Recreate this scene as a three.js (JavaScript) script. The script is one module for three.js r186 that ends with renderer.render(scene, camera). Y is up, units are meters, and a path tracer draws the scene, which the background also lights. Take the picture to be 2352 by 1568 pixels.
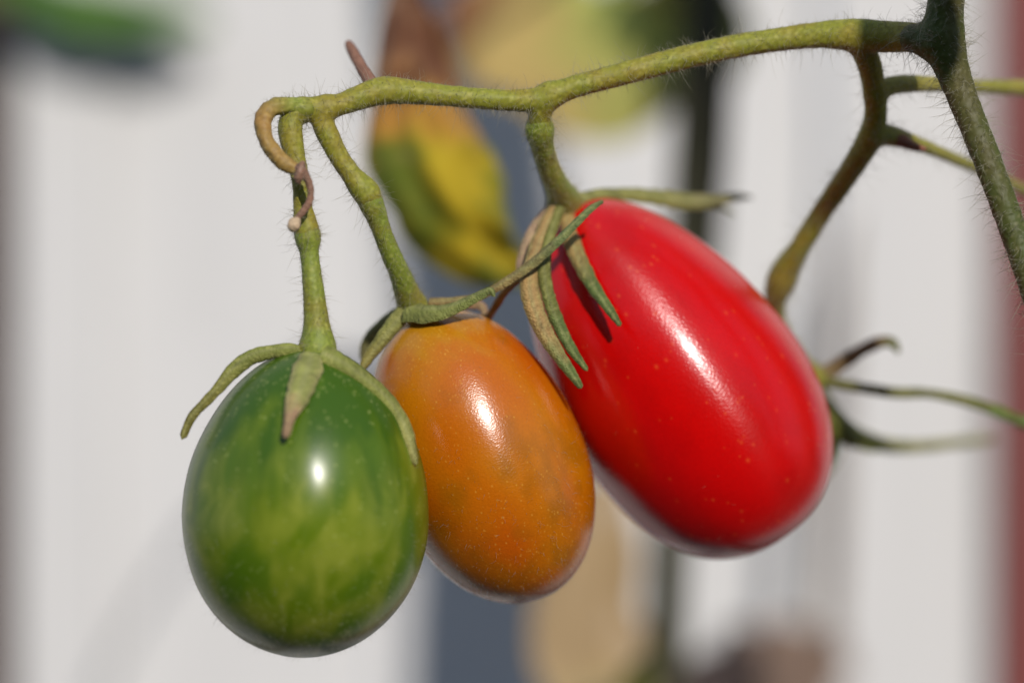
import * as THREE from 'three';
import { ImprovedNoise } from 'three/addons/math/ImprovedNoise.js';
import { mergeGeometries } from 'three/addons/utils/BufferGeometryUtils.js';

// ---------------------------------------------------------------- camera, sky, sun, exposure
const W = 1024, H = 682;
const V = (x, y, z) => new THREE.Vector3(x, y, z);
const MM = 0.001;
const CAM = V(0, 0.75, 0.385);                       // a macro lens 385 mm from the trusses' plane z = 0
const PX = 0.1024 / 2352;                            // metres per picture unit (2352 across) on that plane
const scene = new THREE.Scene();
const camera = new THREE.PerspectiveCamera(2 * Math.atan(0.5 * 1568 * PX / 0.385) * 180 / Math.PI, W / H, 0.02, 60);
camera.position.copy(CAM);
camera.lookAt(0, CAM.y, 0);
camera.focus = 0.3895;
camera.userData.fStop = 8.2;
scene.add(camera);

const SUN = V(0.25, 0.46, 0.852).normalize();
{                                                     // hazy summer sky: pale near the horizon, soft blue overhead, brighter towards the sun
  const w = 256, h = 128, d = new Float32Array(w * h * 4);
  for (let j = 0; j < h; j++) for (let i = 0; i < w; i++) {
    const el = ((j + 0.5) / h - 0.5) * Math.PI, az = ((i + 0.5) / w - 0.5) * 2 * Math.PI;
    const dir = V(Math.cos(el) * Math.cos(az), Math.sin(el), Math.cos(el) * Math.sin(az));
    const up = Math.max(0, dir.y), t = Math.pow(1 - up, 2.2), g = Math.pow(Math.max(0, dir.dot(SUN)), 10), k = 4 * (j * w + i);
    d[k] = 0.26 + 0.2 * t + 0.12 * g; d[k + 1] = 0.36 + 0.18 * t + 0.11 * g; d[k + 2] = 0.55 + 0.14 * t + 0.08 * g; d[k + 3] = 1;
  }
  const sky = new THREE.DataTexture(d, w, h, THREE.RGBAFormat, THREE.FloatType);
  sky.mapping = THREE.EquirectangularReflectionMapping;
  sky.magFilter = sky.minFilter = THREE.LinearFilter; sky.needsUpdate = true;
  scene.background = sky;
  scene.environment = sky;
}

const sun = new THREE.DirectionalLight(new THREE.Color(1, 0.955, 0.9), 3.8);
sun.target.position.set(0, CAM.y, -0.05);
sun.position.copy(sun.target.position).addScaledVector(SUN, 1.5);
sun.castShadow = true;
sun.shadow.radius = 1;
sun.shadow.mapSize.set(2048, 2048);
Object.assign(sun.shadow.camera, { left: -0.35, right: 0.35, top: 0.35, bottom: -0.35, near: 0.1, far: 3 });
scene.add(sun, sun.target);

const renderer = new THREE.WebGLRenderer({ antialias: true });
renderer.setSize(W, H);
renderer.toneMapping = THREE.LinearToneMapping;
renderer.toneMappingExposure = 0.92;
renderer.shadowMap.enabled = true;

// ---------------------------------------------------------------- helpers
let seed = 12345;
const rnd = () => { seed = (seed + 0x6D2B79F5) | 0; let t = Math.imul(seed ^ (seed >>> 15), 1 | seed); t = (t + Math.imul(t ^ (t >>> 7), 61 | t)) ^ t; return ((t ^ (t >>> 14)) >>> 0) / 4294967296; };
const R = (a, b) => a + (b - a) * rnd();
const PN = new ImprovedNoise();
const noise = (x, y, z) => PN.noise(x + 31.7, y + 17.3, z + 11.1);
const fbm = (x, y, z, o = 4) => { let s = 0, a = 0.5; for (let i = 0; i < o; i++) { s += a * noise(x, y, z); x *= 2.03; y *= 2.03; z *= 2.03; a *= 0.5; } return s; };
const clamp = (x, a = 0, b = 1) => Math.min(b, Math.max(a, x));
const sstep = (a, b, x) => { const t = clamp((x - a) / (b - a)); return t * t * (3 - 2 * t); };
const mix = (a, b, t) => [a[0] + (b[0] - a[0]) * t, a[1] + (b[1] - a[1]) * t, a[2] + (b[2] - a[2]) * t];
// a point at picture place (x, y) of the 2352-wide picture, z millimetres in front of the plane z = 0
function at(x, y, zmm = 0) {
  const z = zmm * MM, k = PX * (CAM.z - z) / CAM.z;
  return V((x - 1176) * k, CAM.y - (y - 784) * k, z);
}
const scaleAt = (zmm) => PX * (CAM.z - zmm * MM) / CAM.z;

const used = {};
function numbered(name) { used[name] = (used[name] ?? -1) + 1; return used[name] ? `${name}_${String(used[name]).padStart(3, '0')}` : name; }
function shadowed(o) { o.castShadow = true; o.receiveShadow = true; return o; }
function part(name, geometry, material, parent, extra) {
  const m = shadowed(new THREE.Mesh(geometry, material));
  m.name = name;
  if (extra) Object.assign(m.userData, extra);
  parent.add(m);
  return m;
}
function thing(name, label, category, origin, group) {
  const g = new THREE.Group();
  g.name = numbered(name);
  g.position.copy(origin);
  g.userData = { label, category };
  if (group) g.userData.group = group;
  scene.add(g);
  return g;
}
const toSRGB = (c) => Math.round(255 * clamp(c <= 0.0031308 ? 12.92 * c : 1.055 * Math.pow(c, 1 / 2.4) - 0.055));
function colorTexture(w, h, fn) {
  const d = new Uint8Array(w * h * 4);
  for (let j = 0; j < h; j++) for (let i = 0; i < w; i++) {
    const c = fn((i + 0.5) / w, (j + 0.5) / h), k = 4 * (j * w + i);
    d[k] = toSRGB(c[0]); d[k + 1] = toSRGB(c[1]); d[k + 2] = toSRGB(c[2]); d[k + 3] = 255;
  }
  const t = new THREE.DataTexture(d, w, h);
  t.colorSpace = THREE.SRGBColorSpace; t.magFilter = THREE.LinearFilter; t.minFilter = THREE.LinearFilter;
  t.wrapS = t.wrapT = THREE.RepeatWrapping; t.needsUpdate = true;
  return t;
}
// tileable height grain
function grainTexture(n, cell, sharp = 1) {
  const m = Math.round(n / cell), a = new Float32Array(m * m).map(() => rnd()), d = new Uint8Array(n * n * 4);
  const g = (x, y) => a[((y % m + m) % m) * m + ((x % m + m) % m)];
  for (let j = 0; j < n; j++) for (let i = 0; i < n; i++) {
    const x = i / cell, y = j / cell, x0 = Math.floor(x), y0 = Math.floor(y), u = sstep(0, 1, x - x0), v = sstep(0, 1, y - y0);
    let h = (g(x0, y0) * (1 - u) + g(x0 + 1, y0) * u) * (1 - v) + (g(x0, y0 + 1) * (1 - u) + g(x0 + 1, y0 + 1) * u) * v;
    h = Math.pow(h, sharp);
    const k = 4 * (j * n + i);
    d[k] = d[k + 1] = d[k + 2] = Math.round(255 * h); d[k + 3] = 255;
  }
  const t = new THREE.DataTexture(d, n, n);
  t.magFilter = THREE.LinearFilter; t.minFilter = THREE.LinearFilter; t.wrapS = t.wrapT = THREE.RepeatWrapping; t.needsUpdate = true;
  return t;
}
function geo(pos, nor, idx, col, uv) {
  const g = new THREE.BufferGeometry();
  g.setAttribute('position', new THREE.Float32BufferAttribute(pos, 3));
  if (nor) g.setAttribute('normal', new THREE.Float32BufferAttribute(nor, 3));
  if (col) g.setAttribute('color', new THREE.Float32BufferAttribute(col, 3));
  if (uv) g.setAttribute('uv', new THREE.Float32BufferAttribute(uv, 2));
  g.setIndex(idx);
  if (!nor) g.computeVertexNormals();
  return g;
}

// ---- organic stalks: round cones along smooth chains, blended where chains meet, meshed with surface nets
function chain(points, step = 0.5) {                 // points: [x, y, z mm, width in picture units]
  const P = points.map(([x, y, z]) => at(x, y, z)), rad = points.map((p) => p[3] * 0.5 * scaleAt(p[2]));
  const curve = new THREE.CatmullRomCurve3(P, false, 'centripetal');
  const n = Math.max(8, Math.ceil(curve.getLength() / (step * MM))), out = [];
  const m = P.length - 1;
  for (let i = 0; i <= n; i++) {
    const t = i / n, f = Math.min(m - 1e-6, t * m), k = Math.floor(f), u = f - k;
    const r0 = rad[Math.max(0, k - 1)], r1 = rad[k], r2 = rad[k + 1], r3 = rad[Math.min(m, k + 2)];
    const r = Math.max(0.05 * MM, 0.5 * (2 * r1 + (r2 - r0) * u + (2 * r0 - 5 * r1 + 4 * r2 - r3) * u * u + (3 * r1 - r0 - 3 * r2 + r3) * u * u * u));
    const q = curve.getPoint(t);
    out.push([q.x, q.y, q.z, r, t]);
  }
  return out;
}
function stalk(chains, { cell = 0.22 * MM, blend = 0.9 * MM, rough = 0.05 * MM, freq = 2200, origin, color }) {
  const segs = [], bin = 2.5 * MM, bins = new Map();
  chains.forEach((c, ci) => { for (let i = 0; i + 1 < c.length; i++) segs.push([...c[i].slice(0, 4), ...c[i + 1].slice(0, 4), ci, c[i][4]]); });
  const key = (a, b, c) => ((a + 2048) * 4096 + (b + 2048)) * 4096 + (c + 2048);
  const ox = origin.x, oy = origin.y, oz = origin.z;
  segs.forEach((s, k) => {
    const m = Math.max(s[3], s[7]) + 1.6 * MM, lo = [0, 1, 2].map((d) => Math.min(s[d], s[d + 4]) - m - [ox, oy, oz][d]), hi = [0, 1, 2].map((d) => Math.max(s[d], s[d + 4]) + m - [ox, oy, oz][d]);
    for (let a = Math.floor(lo[0] / bin); a <= Math.floor(hi[0] / bin); a++) for (let b = Math.floor(lo[1] / bin); b <= Math.floor(hi[1] / bin); b++) for (let c = Math.floor(lo[2] / bin); c <= Math.floor(hi[2] / bin); c++) {
      const q = key(a, b, c); if (!bins.has(q)) bins.set(q, []); bins.get(q).push(k);
    }
  });
  let nearest = null;
  const best = new Float64Array(chains.length), bestT = new Float64Array(chains.length);
  function field(x, y, z) {
    const list = bins.get(key(Math.floor((x - ox) / bin), Math.floor((y - oy) / bin), Math.floor((z - oz) / bin)));
    if (!list) return 1;
    best.fill(1);
    for (const k of list) {
      const s = segs[k], dx = s[4] - s[0], dy = s[5] - s[1], dz = s[6] - s[2];
      const px = x - s[0], py = y - s[1], pz = z - s[2];
      const t = clamp((px * dx + py * dy + pz * dz) / (dx * dx + dy * dy + dz * dz + 1e-15));
      const d = Math.hypot(px - t * dx, py - t * dy, pz - t * dz) - (s[3] + (s[7] - s[3]) * t);
      if (d < best[s[8]]) { best[s[8]] = d; bestT[s[8]] = s[9]; }
    }
    let f = 1, first = -1;
    for (let i = 0; i < best.length; i++) {
      const b = best[i];
      if (b > 0.9) continue;
      if (first < 0 || b < best[first]) first = i;
      if (f > 0.9) { f = b; continue; }
      const h = Math.max(blend - Math.abs(f - b), 0) / blend;
      f = Math.min(f, b) - h * h * h * blend / 6;
    }
    nearest = first;
    if (Math.abs(f) > 3 * rough + 0.1 * MM) return f;
    return f + rough * (noise(x * freq, y * freq, z * freq) + 0.8 * noise(x * freq * 0.37, y * freq * 0.37, z * freq * 0.37));
  }
  // candidate cells
  const cells = new Map();
  for (const s of segs) {
    const m = Math.max(s[3], s[7]) + blend * 0.4 + 2 * cell;
    const a0 = Math.floor((Math.min(s[0], s[4]) - m - ox) / cell), a1 = Math.floor((Math.max(s[0], s[4]) + m - ox) / cell);
    const b0 = Math.floor((Math.min(s[1], s[5]) - m - oy) / cell), b1 = Math.floor((Math.max(s[1], s[5]) + m - oy) / cell);
    const c0 = Math.floor((Math.min(s[2], s[6]) - m - oz) / cell), c1 = Math.floor((Math.max(s[2], s[6]) + m - oz) / cell);
    const dx = s[4] - s[0], dy = s[5] - s[1], dz = s[6] - s[2], dd = dx * dx + dy * dy + dz * dz + 1e-15;
    for (let a = a0; a <= a1; a++) for (let b = b0; b <= b1; b++) for (let c = c0; c <= c1; c++) {
      const px = ox + (a + 0.5) * cell - s[0], py = oy + (b + 0.5) * cell - s[1], pz = oz + (c + 0.5) * cell - s[2];
      const t = clamp((px * dx + py * dy + pz * dz) / dd);
      const d = Math.hypot(px - t * dx, py - t * dy, pz - t * dz) - (s[3] + (s[7] - s[3]) * t);
      if (d > -2 * cell && d < blend * 0.35 + 2 * cell) cells.set(key(a, b, c), [a, b, c]);
    }
  }
  const val = new Map();
  const F = (a, b, c) => { const q = key(a, b, c); let v = val.get(q); if (v === undefined) { v = field(ox + a * cell, oy + b * cell, oz + c * cell); val.set(q, v); } return v; };
  const E = [[0, 1], [2, 3], [4, 5], [6, 7], [0, 2], [1, 3], [4, 6], [5, 7], [0, 4], [1, 5], [2, 6], [3, 7]];
  const vid = new Map(), pos = [], nor = [], col = [], idx = [];
  for (const [q, [a, b, c]] of cells) {
    const v = []; let ins = 0;
    for (let k = 0; k < 8; k++) { v[k] = F(a + (k & 1), b + (k >> 1 & 1), c + (k >> 2)); if (v[k] < 0) ins++; }
    if (!ins || ins === 8) continue;
    let x = 0, y = 0, z = 0, n = 0;
    for (const [i, j] of E) if ((v[i] < 0) !== (v[j] < 0)) {
      const t = v[i] / (v[i] - v[j]);
      x += (i & 1) + ((j & 1) - (i & 1)) * t; y += (i >> 1 & 1) + ((j >> 1 & 1) - (i >> 1 & 1)) * t; z += (i >> 2) + ((j >> 2) - (i >> 2)) * t; n++;
    }
    vid.set(q, pos.length / 3);
    pos.push(ox + (a + x / n) * cell, oy + (b + y / n) * cell, oz + (c + z / n) * cell);
  }
  for (const [, [a, b, c]] of cells) {
    const f0 = F(a, b, c);
    const quad = (f1, w) => {
      if ((f0 < 0) === (f1 < 0)) return;
      const p = w.map(([i, j, k]) => vid.get(key(a + i, b + j, c + k)));
      if (p.some((x) => x === undefined)) return;
      if (f0 < 0) idx.push(p[0], p[1], p[2], p[0], p[2], p[3]); else idx.push(p[0], p[2], p[1], p[0], p[3], p[2]);
    };
    quad(F(a + 1, b, c), [[0, -1, -1], [0, 0, -1], [0, 0, 0], [0, -1, 0]]);
    quad(F(a, b + 1, c), [[-1, 0, -1], [-1, 0, 0], [0, 0, 0], [0, 0, -1]]);
    quad(F(a, b, c + 1), [[-1, -1, 0], [0, -1, 0], [0, 0, 0], [-1, 0, 0]]);
  }
  const e = cell * 0.5;
  for (let i = 0; i < pos.length; i += 3) {
    const x = pos[i], y = pos[i + 1], z = pos[i + 2];
    const n = V(field(x + e, y, z) - field(x - e, y, z), field(x, y + e, z) - field(x, y - e, z), field(x, y, z + e) - field(x, y, z - e)).normalize();
    nor.push(n.x, n.y, n.z);
    field(x, y, z);
    const ci = nearest, c = color(x - ox, y - oy, z - oz, ci, bestT[ci] ?? 0);
    col.push(c[0], c[1], c[2]);
    pos[i] -= ox; pos[i + 1] -= oy; pos[i + 2] -= oz;
  }
  return geo(pos, nor, idx, col);
}

// ---- sepals: flattened, tapering blades along a smooth line
function blade(points, { origin, color, thick = 0.28, normal = V(0, 0, 1), curl = 0.12, min = 0.24 }) {   // points: [Vector3, width in metres, twist]
  const P = points.map((p) => p[0]), Wd = points.map((p) => p[1]), Tw = points.map((p) => p[2] ?? 0);
  const curve = new THREE.CatmullRomCurve3(P, false, 'centripetal'), len = curve.getLength();
  const n = Math.max(18, Math.ceil(len / (0.35 * MM))), m = 16, pos = [], idx = [], col = [], uv = [];
  const pick = (a, t) => { const f = Math.min(a.length - 1 - 1e-6, t * (a.length - 1)), k = Math.floor(f), u = sstep(0, 1, f - k) * 0.5 + (f - k) * 0.5; return a[k] + (a[k + 1] - a[k]) * u; };
  const sd = rnd() * 50;
  for (let i = 0; i <= n; i++) {
    const t = i / n, c = curve.getPoint(t), tan = curve.getTangent(t);
    const side = V().crossVectors(tan, normal).normalize(), up = V().crossVectors(side, tan).normalize();
    const tw = pick(Tw, t), s2 = side.clone().multiplyScalar(Math.cos(tw)).addScaledVector(up, Math.sin(tw)), u2 = V().crossVectors(s2, tan);
    const end = Math.min(1, Math.sqrt(clamp((1 - t) * len / (0.5 * pick(Wd, t) + 1e-9))) + 0.02) * (i === n ? 0.02 : 1);
    let w = pick(Wd, t) * 0.5 * end * (1 + 0.14 * noise(t * len * 900 + sd, sd, 0) + 0.08 * noise(t * len * 3200 + sd, sd, 4));
    const th = Math.max(w * thick, Math.min(w, min * 0.5 * MM * end));
    for (let k = 0; k <= m; k++) {
      const a = 2 * Math.PI * k / m, x = Math.cos(a), y = Math.sin(a);
      const rib = -0.9 * th * Math.exp(-x * x * 16) + 0.25 * th * Math.cos(x * 11);
      const q = c.clone().addScaledVector(s2, x * w).addScaledVector(u2, y * th - curl * w * x * x * 2 + rib * 0.7);
      const r = 1 + 0.03 * noise(q.x * 3000, q.y * 3000, q.z * 3000);
      q.sub(c).multiplyScalar(r).add(c).sub(origin);
      pos.push(q.x, q.y, q.z);
      const cc = color(t, x, q); col.push(cc[0], cc[1], cc[2]); uv.push(k / m * 0.004 / 0.004, t * len / (4 * MM));
      if (i < n && k < m) { const A = i * (m + 1) + k, B = A + m + 1; idx.push(A, A + 1, B, B, A + 1, B + 1); }
    }
  }
  return geo(pos, null, idx, col, uv);
}
const sp = (list) => list.map(([x, y, z, w, tw]) => [at(x, y, z), w * scaleAt(z), tw]);

// ---- hairs: thin bent three-sided spikes on a surface, joined into one part
function hairs(geometry, count, lmin, lmax, width, { power = 2, lean = 0.5, filter, floor = 0 } = {}) {
  const P = geometry.attributes.position, N = geometry.attributes.normal, I = geometry.index.array, nt = I.length / 3;
  const cum = new Float32Array(nt); let tot = 0;
  const A = V(), B = V(), C = V(), n = V();
  for (let t = 0; t < nt; t++) { A.fromBufferAttribute(P, I[3 * t]); B.fromBufferAttribute(P, I[3 * t + 1]); C.fromBufferAttribute(P, I[3 * t + 2]); tot += B.sub(A).cross(C.sub(A)).length(); cum[t] = tot; }
  const pos = [], idx = [];
  for (let h = 0; h < count; h++) {
    const r = rnd() * tot; let lo = 0, hi = nt - 1;
    while (lo < hi) { const m = (lo + hi) >> 1; if (cum[m] < r) lo = m + 1; else hi = m; }
    const t = lo; let u = rnd(), v = rnd(); if (u + v > 1) { u = 1 - u; v = 1 - v; }
    A.fromBufferAttribute(P, I[3 * t]); B.fromBufferAttribute(P, I[3 * t + 1]); C.fromBufferAttribute(P, I[3 * t + 2]);
    const p = A.clone().multiplyScalar(1 - u - v).addScaledVector(B, u).addScaledVector(C, v);
    n.fromBufferAttribute(N, I[3 * t]);
    if (filter && !filter(p, n)) continue;
    const L = (lmin + (lmax - lmin) * (floor + (1 - floor) * Math.pow(rnd(), power))) * MM, w = width * MM * R(0.7, 1.2);
    const d = n.clone().add(V(R(-1, 1), R(-1, 1), R(-1, 1)).multiplyScalar(lean)).normalize();
    const b = V(R(-1, 1), R(-1.3, 0.7), R(-1, 1)).multiplyScalar(0.6 * L);
    const s1 = V().crossVectors(d, V(0.3, 0.5, 0.8)).normalize(), s2 = V().crossVectors(d, s1), base = pos.length / 3;
    for (const [f, ww] of [[-0.03, 1], [0.4, 0.75], [0.75, 0.55]]) for (let k = 0; k < 3; k++) {
      const a = k * 2.0944, q = p.clone().addScaledVector(d, f * L).addScaledVector(b, f * f).addScaledVector(s1, Math.cos(a) * w * ww).addScaledVector(s2, Math.sin(a) * w * ww);
      pos.push(q.x, q.y, q.z);
    }
    const tip = p.clone().addScaledVector(d, L).add(b); pos.push(tip.x, tip.y, tip.z);
    for (let l = 0; l < 2; l++) for (let k = 0; k < 3; k++) { const a = base + l * 3 + k, c = base + l * 3 + (k + 1) % 3; idx.push(a, c, a + 3, a + 3, c, c + 3); }
    for (let k = 0; k < 3; k++) idx.push(base + 6 + k, base + 6 + (k + 1) % 3, base + 9);
  }
  return geo(pos, null, idx);
}

// ---- leaves: a thin blade with a folded midrib, wavy toothed rim and real thickness
function leaf(spine, { origin, width, normal = V(0, 0, 1), fold = 0.3, wave = 0.08, color, thick = 0.35, teeth = 0.12, lobes = 3 }) {
  const curve = new THREE.CatmullRomCurve3(spine, false, 'centripetal'), len = curve.getLength();
  const nu = 48, nv = 14, pos = [[], []], col = [], uv = [], idx = [], sd = rnd() * 40;
  for (let i = 0; i <= nu; i++) {
    const t = i / nu, c = curve.getPoint(t), tan = curve.getTangent(t);
    const side = V().crossVectors(tan, normal).normalize(), up = V().crossVectors(side, tan).normalize();
    for (let j = -nv; j <= nv; j++) {
      const x = j / nv, w = width(t) * (1 + teeth * Math.abs(x) * (Math.abs(Math.sin(t * Math.PI * lobes + (x > 0 ? 0.4 : 0))) - 0.5) + 0.06 * noise(t * 9, sd + Math.sign(x) * 3, 0)) + 1e-5;
      const lift = -fold * w * Math.pow(Math.abs(x), 1.5) + wave * width(0.5) * noise(t * 5 + sd, x * 2, sd) - 0.05 * w * Math.exp(-x * x * 300);
      const q = c.clone().addScaledVector(side, x * w).addScaledVector(up, lift).sub(origin);
      const th = thick * MM * 0.5 * (1 - 0.6 * Math.abs(x));
      pos[0].push(q.x + up.x * th, q.y + up.y * th, q.z + up.z * th);
      pos[1].push(q.x - up.x * th, q.y - up.y * th, q.z - up.z * th);
      const cc = color(t, x, q); col.push(cc[0], cc[1], cc[2]); uv.push(x, t);
    }
  }
  const m = 2 * nv + 1, N = (nu + 1) * m;
  for (let i = 0; i < nu; i++) for (let j = 0; j < m - 1; j++) {
    const a = i * m + j, b = a + m;
    idx.push(a, a + 1, b, b, a + 1, b + 1, N + a, N + b, N + a + 1, N + b, N + b + 1, N + a + 1);
  }
  const rim = [];
  for (let j = 0; j < m; j++) rim.push(j);
  for (let i = 1; i <= nu; i++) rim.push(i * m + m - 1);
  for (let j = m - 2; j >= 0; j--) rim.push(nu * m + j);
  for (let i = nu - 1; i >= 0; i--) rim.push(i * m);
  for (let k = 0; k + 1 < rim.length; k++) { const a = rim[k], b = rim[k + 1]; idx.push(a, N + a, b, b, N + a, N + b); }
  return geo([...pos[0], ...pos[1]], null, idx, [...col, ...col], [...uv, ...uv]);
}

// ---------------------------------------------------------------- setting: ground, wall, fence
const soilTex = colorTexture(512, 512, (u, v) => { const n = fbm(u * 40, v * 40, 3, 4), k = 0.09 + 0.08 * n; return [k * 1.1, k * 0.95, k * 0.75]; });
soilTex.repeat.set(6, 6);
const ground = part('ground', new THREE.PlaneGeometry(12, 12).rotateX(-Math.PI / 2), new THREE.MeshStandardMaterial({ map: soilTex, roughness: 1 }), scene);
ground.userData = { kind: 'structure', label: 'dark soil ground below the tomato plant', category: 'ground' };

const grain = (base, amount, streak, seedY) => colorTexture(256, 1024, (u, v) => {
  const n = fbm(u * 14, v * streak, seedY, 4), s = fbm(u * 60, v * streak * 1.5, seedY + 9, 2), k = 1 + amount * (n + 0.6 * s);
  return [base[0] * k, base[1] * k, base[2] * k];
});
const whiteTex = grain([0.63, 0.615, 0.6], 0.1, 8, 1);
const whitePaint = new THREE.MeshStandardMaterial({ map: whiteTex, bumpMap: whiteTex, bumpScale: 0.0003, roughness: 0.65 });
const redPaint = new THREE.MeshStandardMaterial({ map: grain([0.19, 0.035, 0.028], 0.35, 6, 20), roughness: 0.6 });
const brownStain = new THREE.MeshStandardMaterial({ map: grain([0.075, 0.042, 0.032], 0.5, 6, 30), roughness: 0.8 });
const ZF = -320;
function boardGeometry(x0, x1, zf, thickness, yTop, yBottom, bevel = 1.2 * MM) {
  const s = new THREE.Shape(), b = bevel;
  s.moveTo(x0 + b, -thickness + b); s.lineTo(x1 - b, -thickness + b); s.lineTo(x1 - b, -b); s.lineTo(x0 + b, -b); s.closePath();
  const g = new THREE.ExtrudeGeometry(s, { depth: yTop - yBottom, bevelSize: b, bevelThickness: b, bevelSegments: 3, steps: 1 });
  g.rotateX(-Math.PI / 2); g.scale(1, 1, -1);
  g.index || g.setIndex([...Array(g.attributes.position.count).keys()]);
  const I = g.index.array; for (let i = 0; i < I.length; i += 3) { const t = I[i]; I[i] = I[i + 1]; I[i + 1] = t; }
  g.translate(0, yBottom, zf);
  const P = g.attributes.position, uv = new Float32Array(P.count * 2);
  for (let i = 0; i < P.count; i++) { uv[2 * i] = (P.getX(i) + P.getZ(i)) * 7; uv[2 * i + 1] = P.getY(i) * 1.3; }
  g.setAttribute('uv', new THREE.BufferAttribute(uv, 2));
  g.computeVertexNormals();
  return g;
}
const fx = (x, z) => at(x, 784, z).x;
{
  const o = V(0, 0, ZF * MM);
  const fence = thing('picket_fence', 'white painted upright board fence standing behind the tomato plant', 'fence', o);
  const boards = [
    [-400, 26, ZF - 14, 0, brownStain, 'dark brown board'],
    [36, 240, ZF - 2, 0], [248, 868, ZF - 5, 0], [876, 1384, ZF - 3, 0.002], [1392, 1880, ZF - 6, 0.004], [1898, 2268, ZF, -0.003],
  ];
  for (let k = 0; k < 9; k++) boards.push([-412 - (k + 1) * 560, -420 - k * 560, ZF - 2 - 3 * (k % 2), 0.002 * (k % 3)]);
  for (let k = 0; k < 7; k++) boards.push([2960 + k * 520, 3472 + k * 520, ZF - 2 - 3 * (k % 2), -0.002 * (k % 3)]);
  for (const [x0, x1, z, tilt, m, label] of boards) {
    const a = fx(x0, z), b = fx(x1, z), cx = (a + b) / 2, g = boardGeometry(a - cx, b - cx, 0, 14 * MM, 0.62, -0.745);
    const bd = part('board', g, m ?? whitePaint, fence, label ? { label } : undefined);
    bd.position.set(cx, CAM.y, z * MM - o.z);
    bd.rotation.z = tilt;
  }
  for (const y of [0.25, 1.2]) {
    const rail = part('rail', boardGeometry(-0.54, 0.42, 0, 20 * MM, 0.05, 0), whitePaint, fence);
    rail.position.set(0, y, -0.026);
  }
  const post = thing('fence_post', 'deep red painted wooden post at the end of the white fence', 'post', V(fx(2480, ZF + 6), 0, (ZF + 6) * MM));
  part('shaft', boardGeometry(fx(2305, ZF + 6) - fx(2480, ZF + 6), 0.05, 0, 60 * MM, 1.38, 0.004), redPaint, post);
  const capg = boardGeometry(fx(2305, ZF + 6) - fx(2480, ZF + 6) - 0.004, 0.054, 0.004, 68 * MM, 1.4, 1.381);
  part('cap', capg, redPaint, post);
  // stake beside the plant, outside the picture: its shadow is the upright blue grey band on the fence
  const hit = at(1135, 784, ZF), foot = hit.clone().addScaledVector(SUN, 0.34);
  const stake = thing('plant_stake', 'round wooden stake beside the plant that throws an upright shadow on the fence', 'stake', V(foot.x, 0, foot.z));
  const sg = new THREE.CylinderGeometry(0.0145, 0.016, 1.5, 32, 12); sg.translate(0, 0.74, 0);
  part('shaft', sg, new THREE.MeshStandardMaterial({ map: grain([0.36, 0.27, 0.17], 0.4, 6, 50), roughness: 0.85 }), stake);
  const tipg = new THREE.CylinderGeometry(0.008, 0.0145, 0.012, 32); tipg.translate(0, 1.496, 0);
  part('tip', tipg, brownStain, stake);
  stake.rotation.z = 0.09; stake.position.x += 0.09 * (hit.y + 0.34 * SUN.y);
}

// ---------------------------------------------------------------- rear tomato plant: stem coloured dark for shade, with yellowing and dried leaves, out of focus
const C = {
  olive: [0.2, 0.2, 0.035], green: [0.16, 0.21, 0.045], tan: [0.36, 0.24, 0.12], brown: [0.17, 0.085, 0.045], rust: [0.24, 0.09, 0.03], dgreen: [0.035, 0.1, 0.012],
  yellow: [0.46, 0.33, 0.01], lime: [0.32, 0.4, 0.07], grey: [0.14, 0.13, 0.085], straw: [0.45, 0.32, 0.19],
};
const leafMat = new THREE.MeshPhysicalMaterial({ vertexColors: true, roughness: 0.75, transmission: 0.2, thickness: 0, specularIntensity: 0.5 });
const stemMat = new THREE.MeshPhysicalMaterial({ vertexColors: true, roughness: 0.55, specularIntensity: 0.6, sheen: 0.1, sheenColor: new THREE.Color(0.9, 0.95, 0.8), sheenRoughness: 0.5 });
const dryMat = new THREE.MeshStandardMaterial({ vertexColors: true, roughness: 0.85 });
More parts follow.
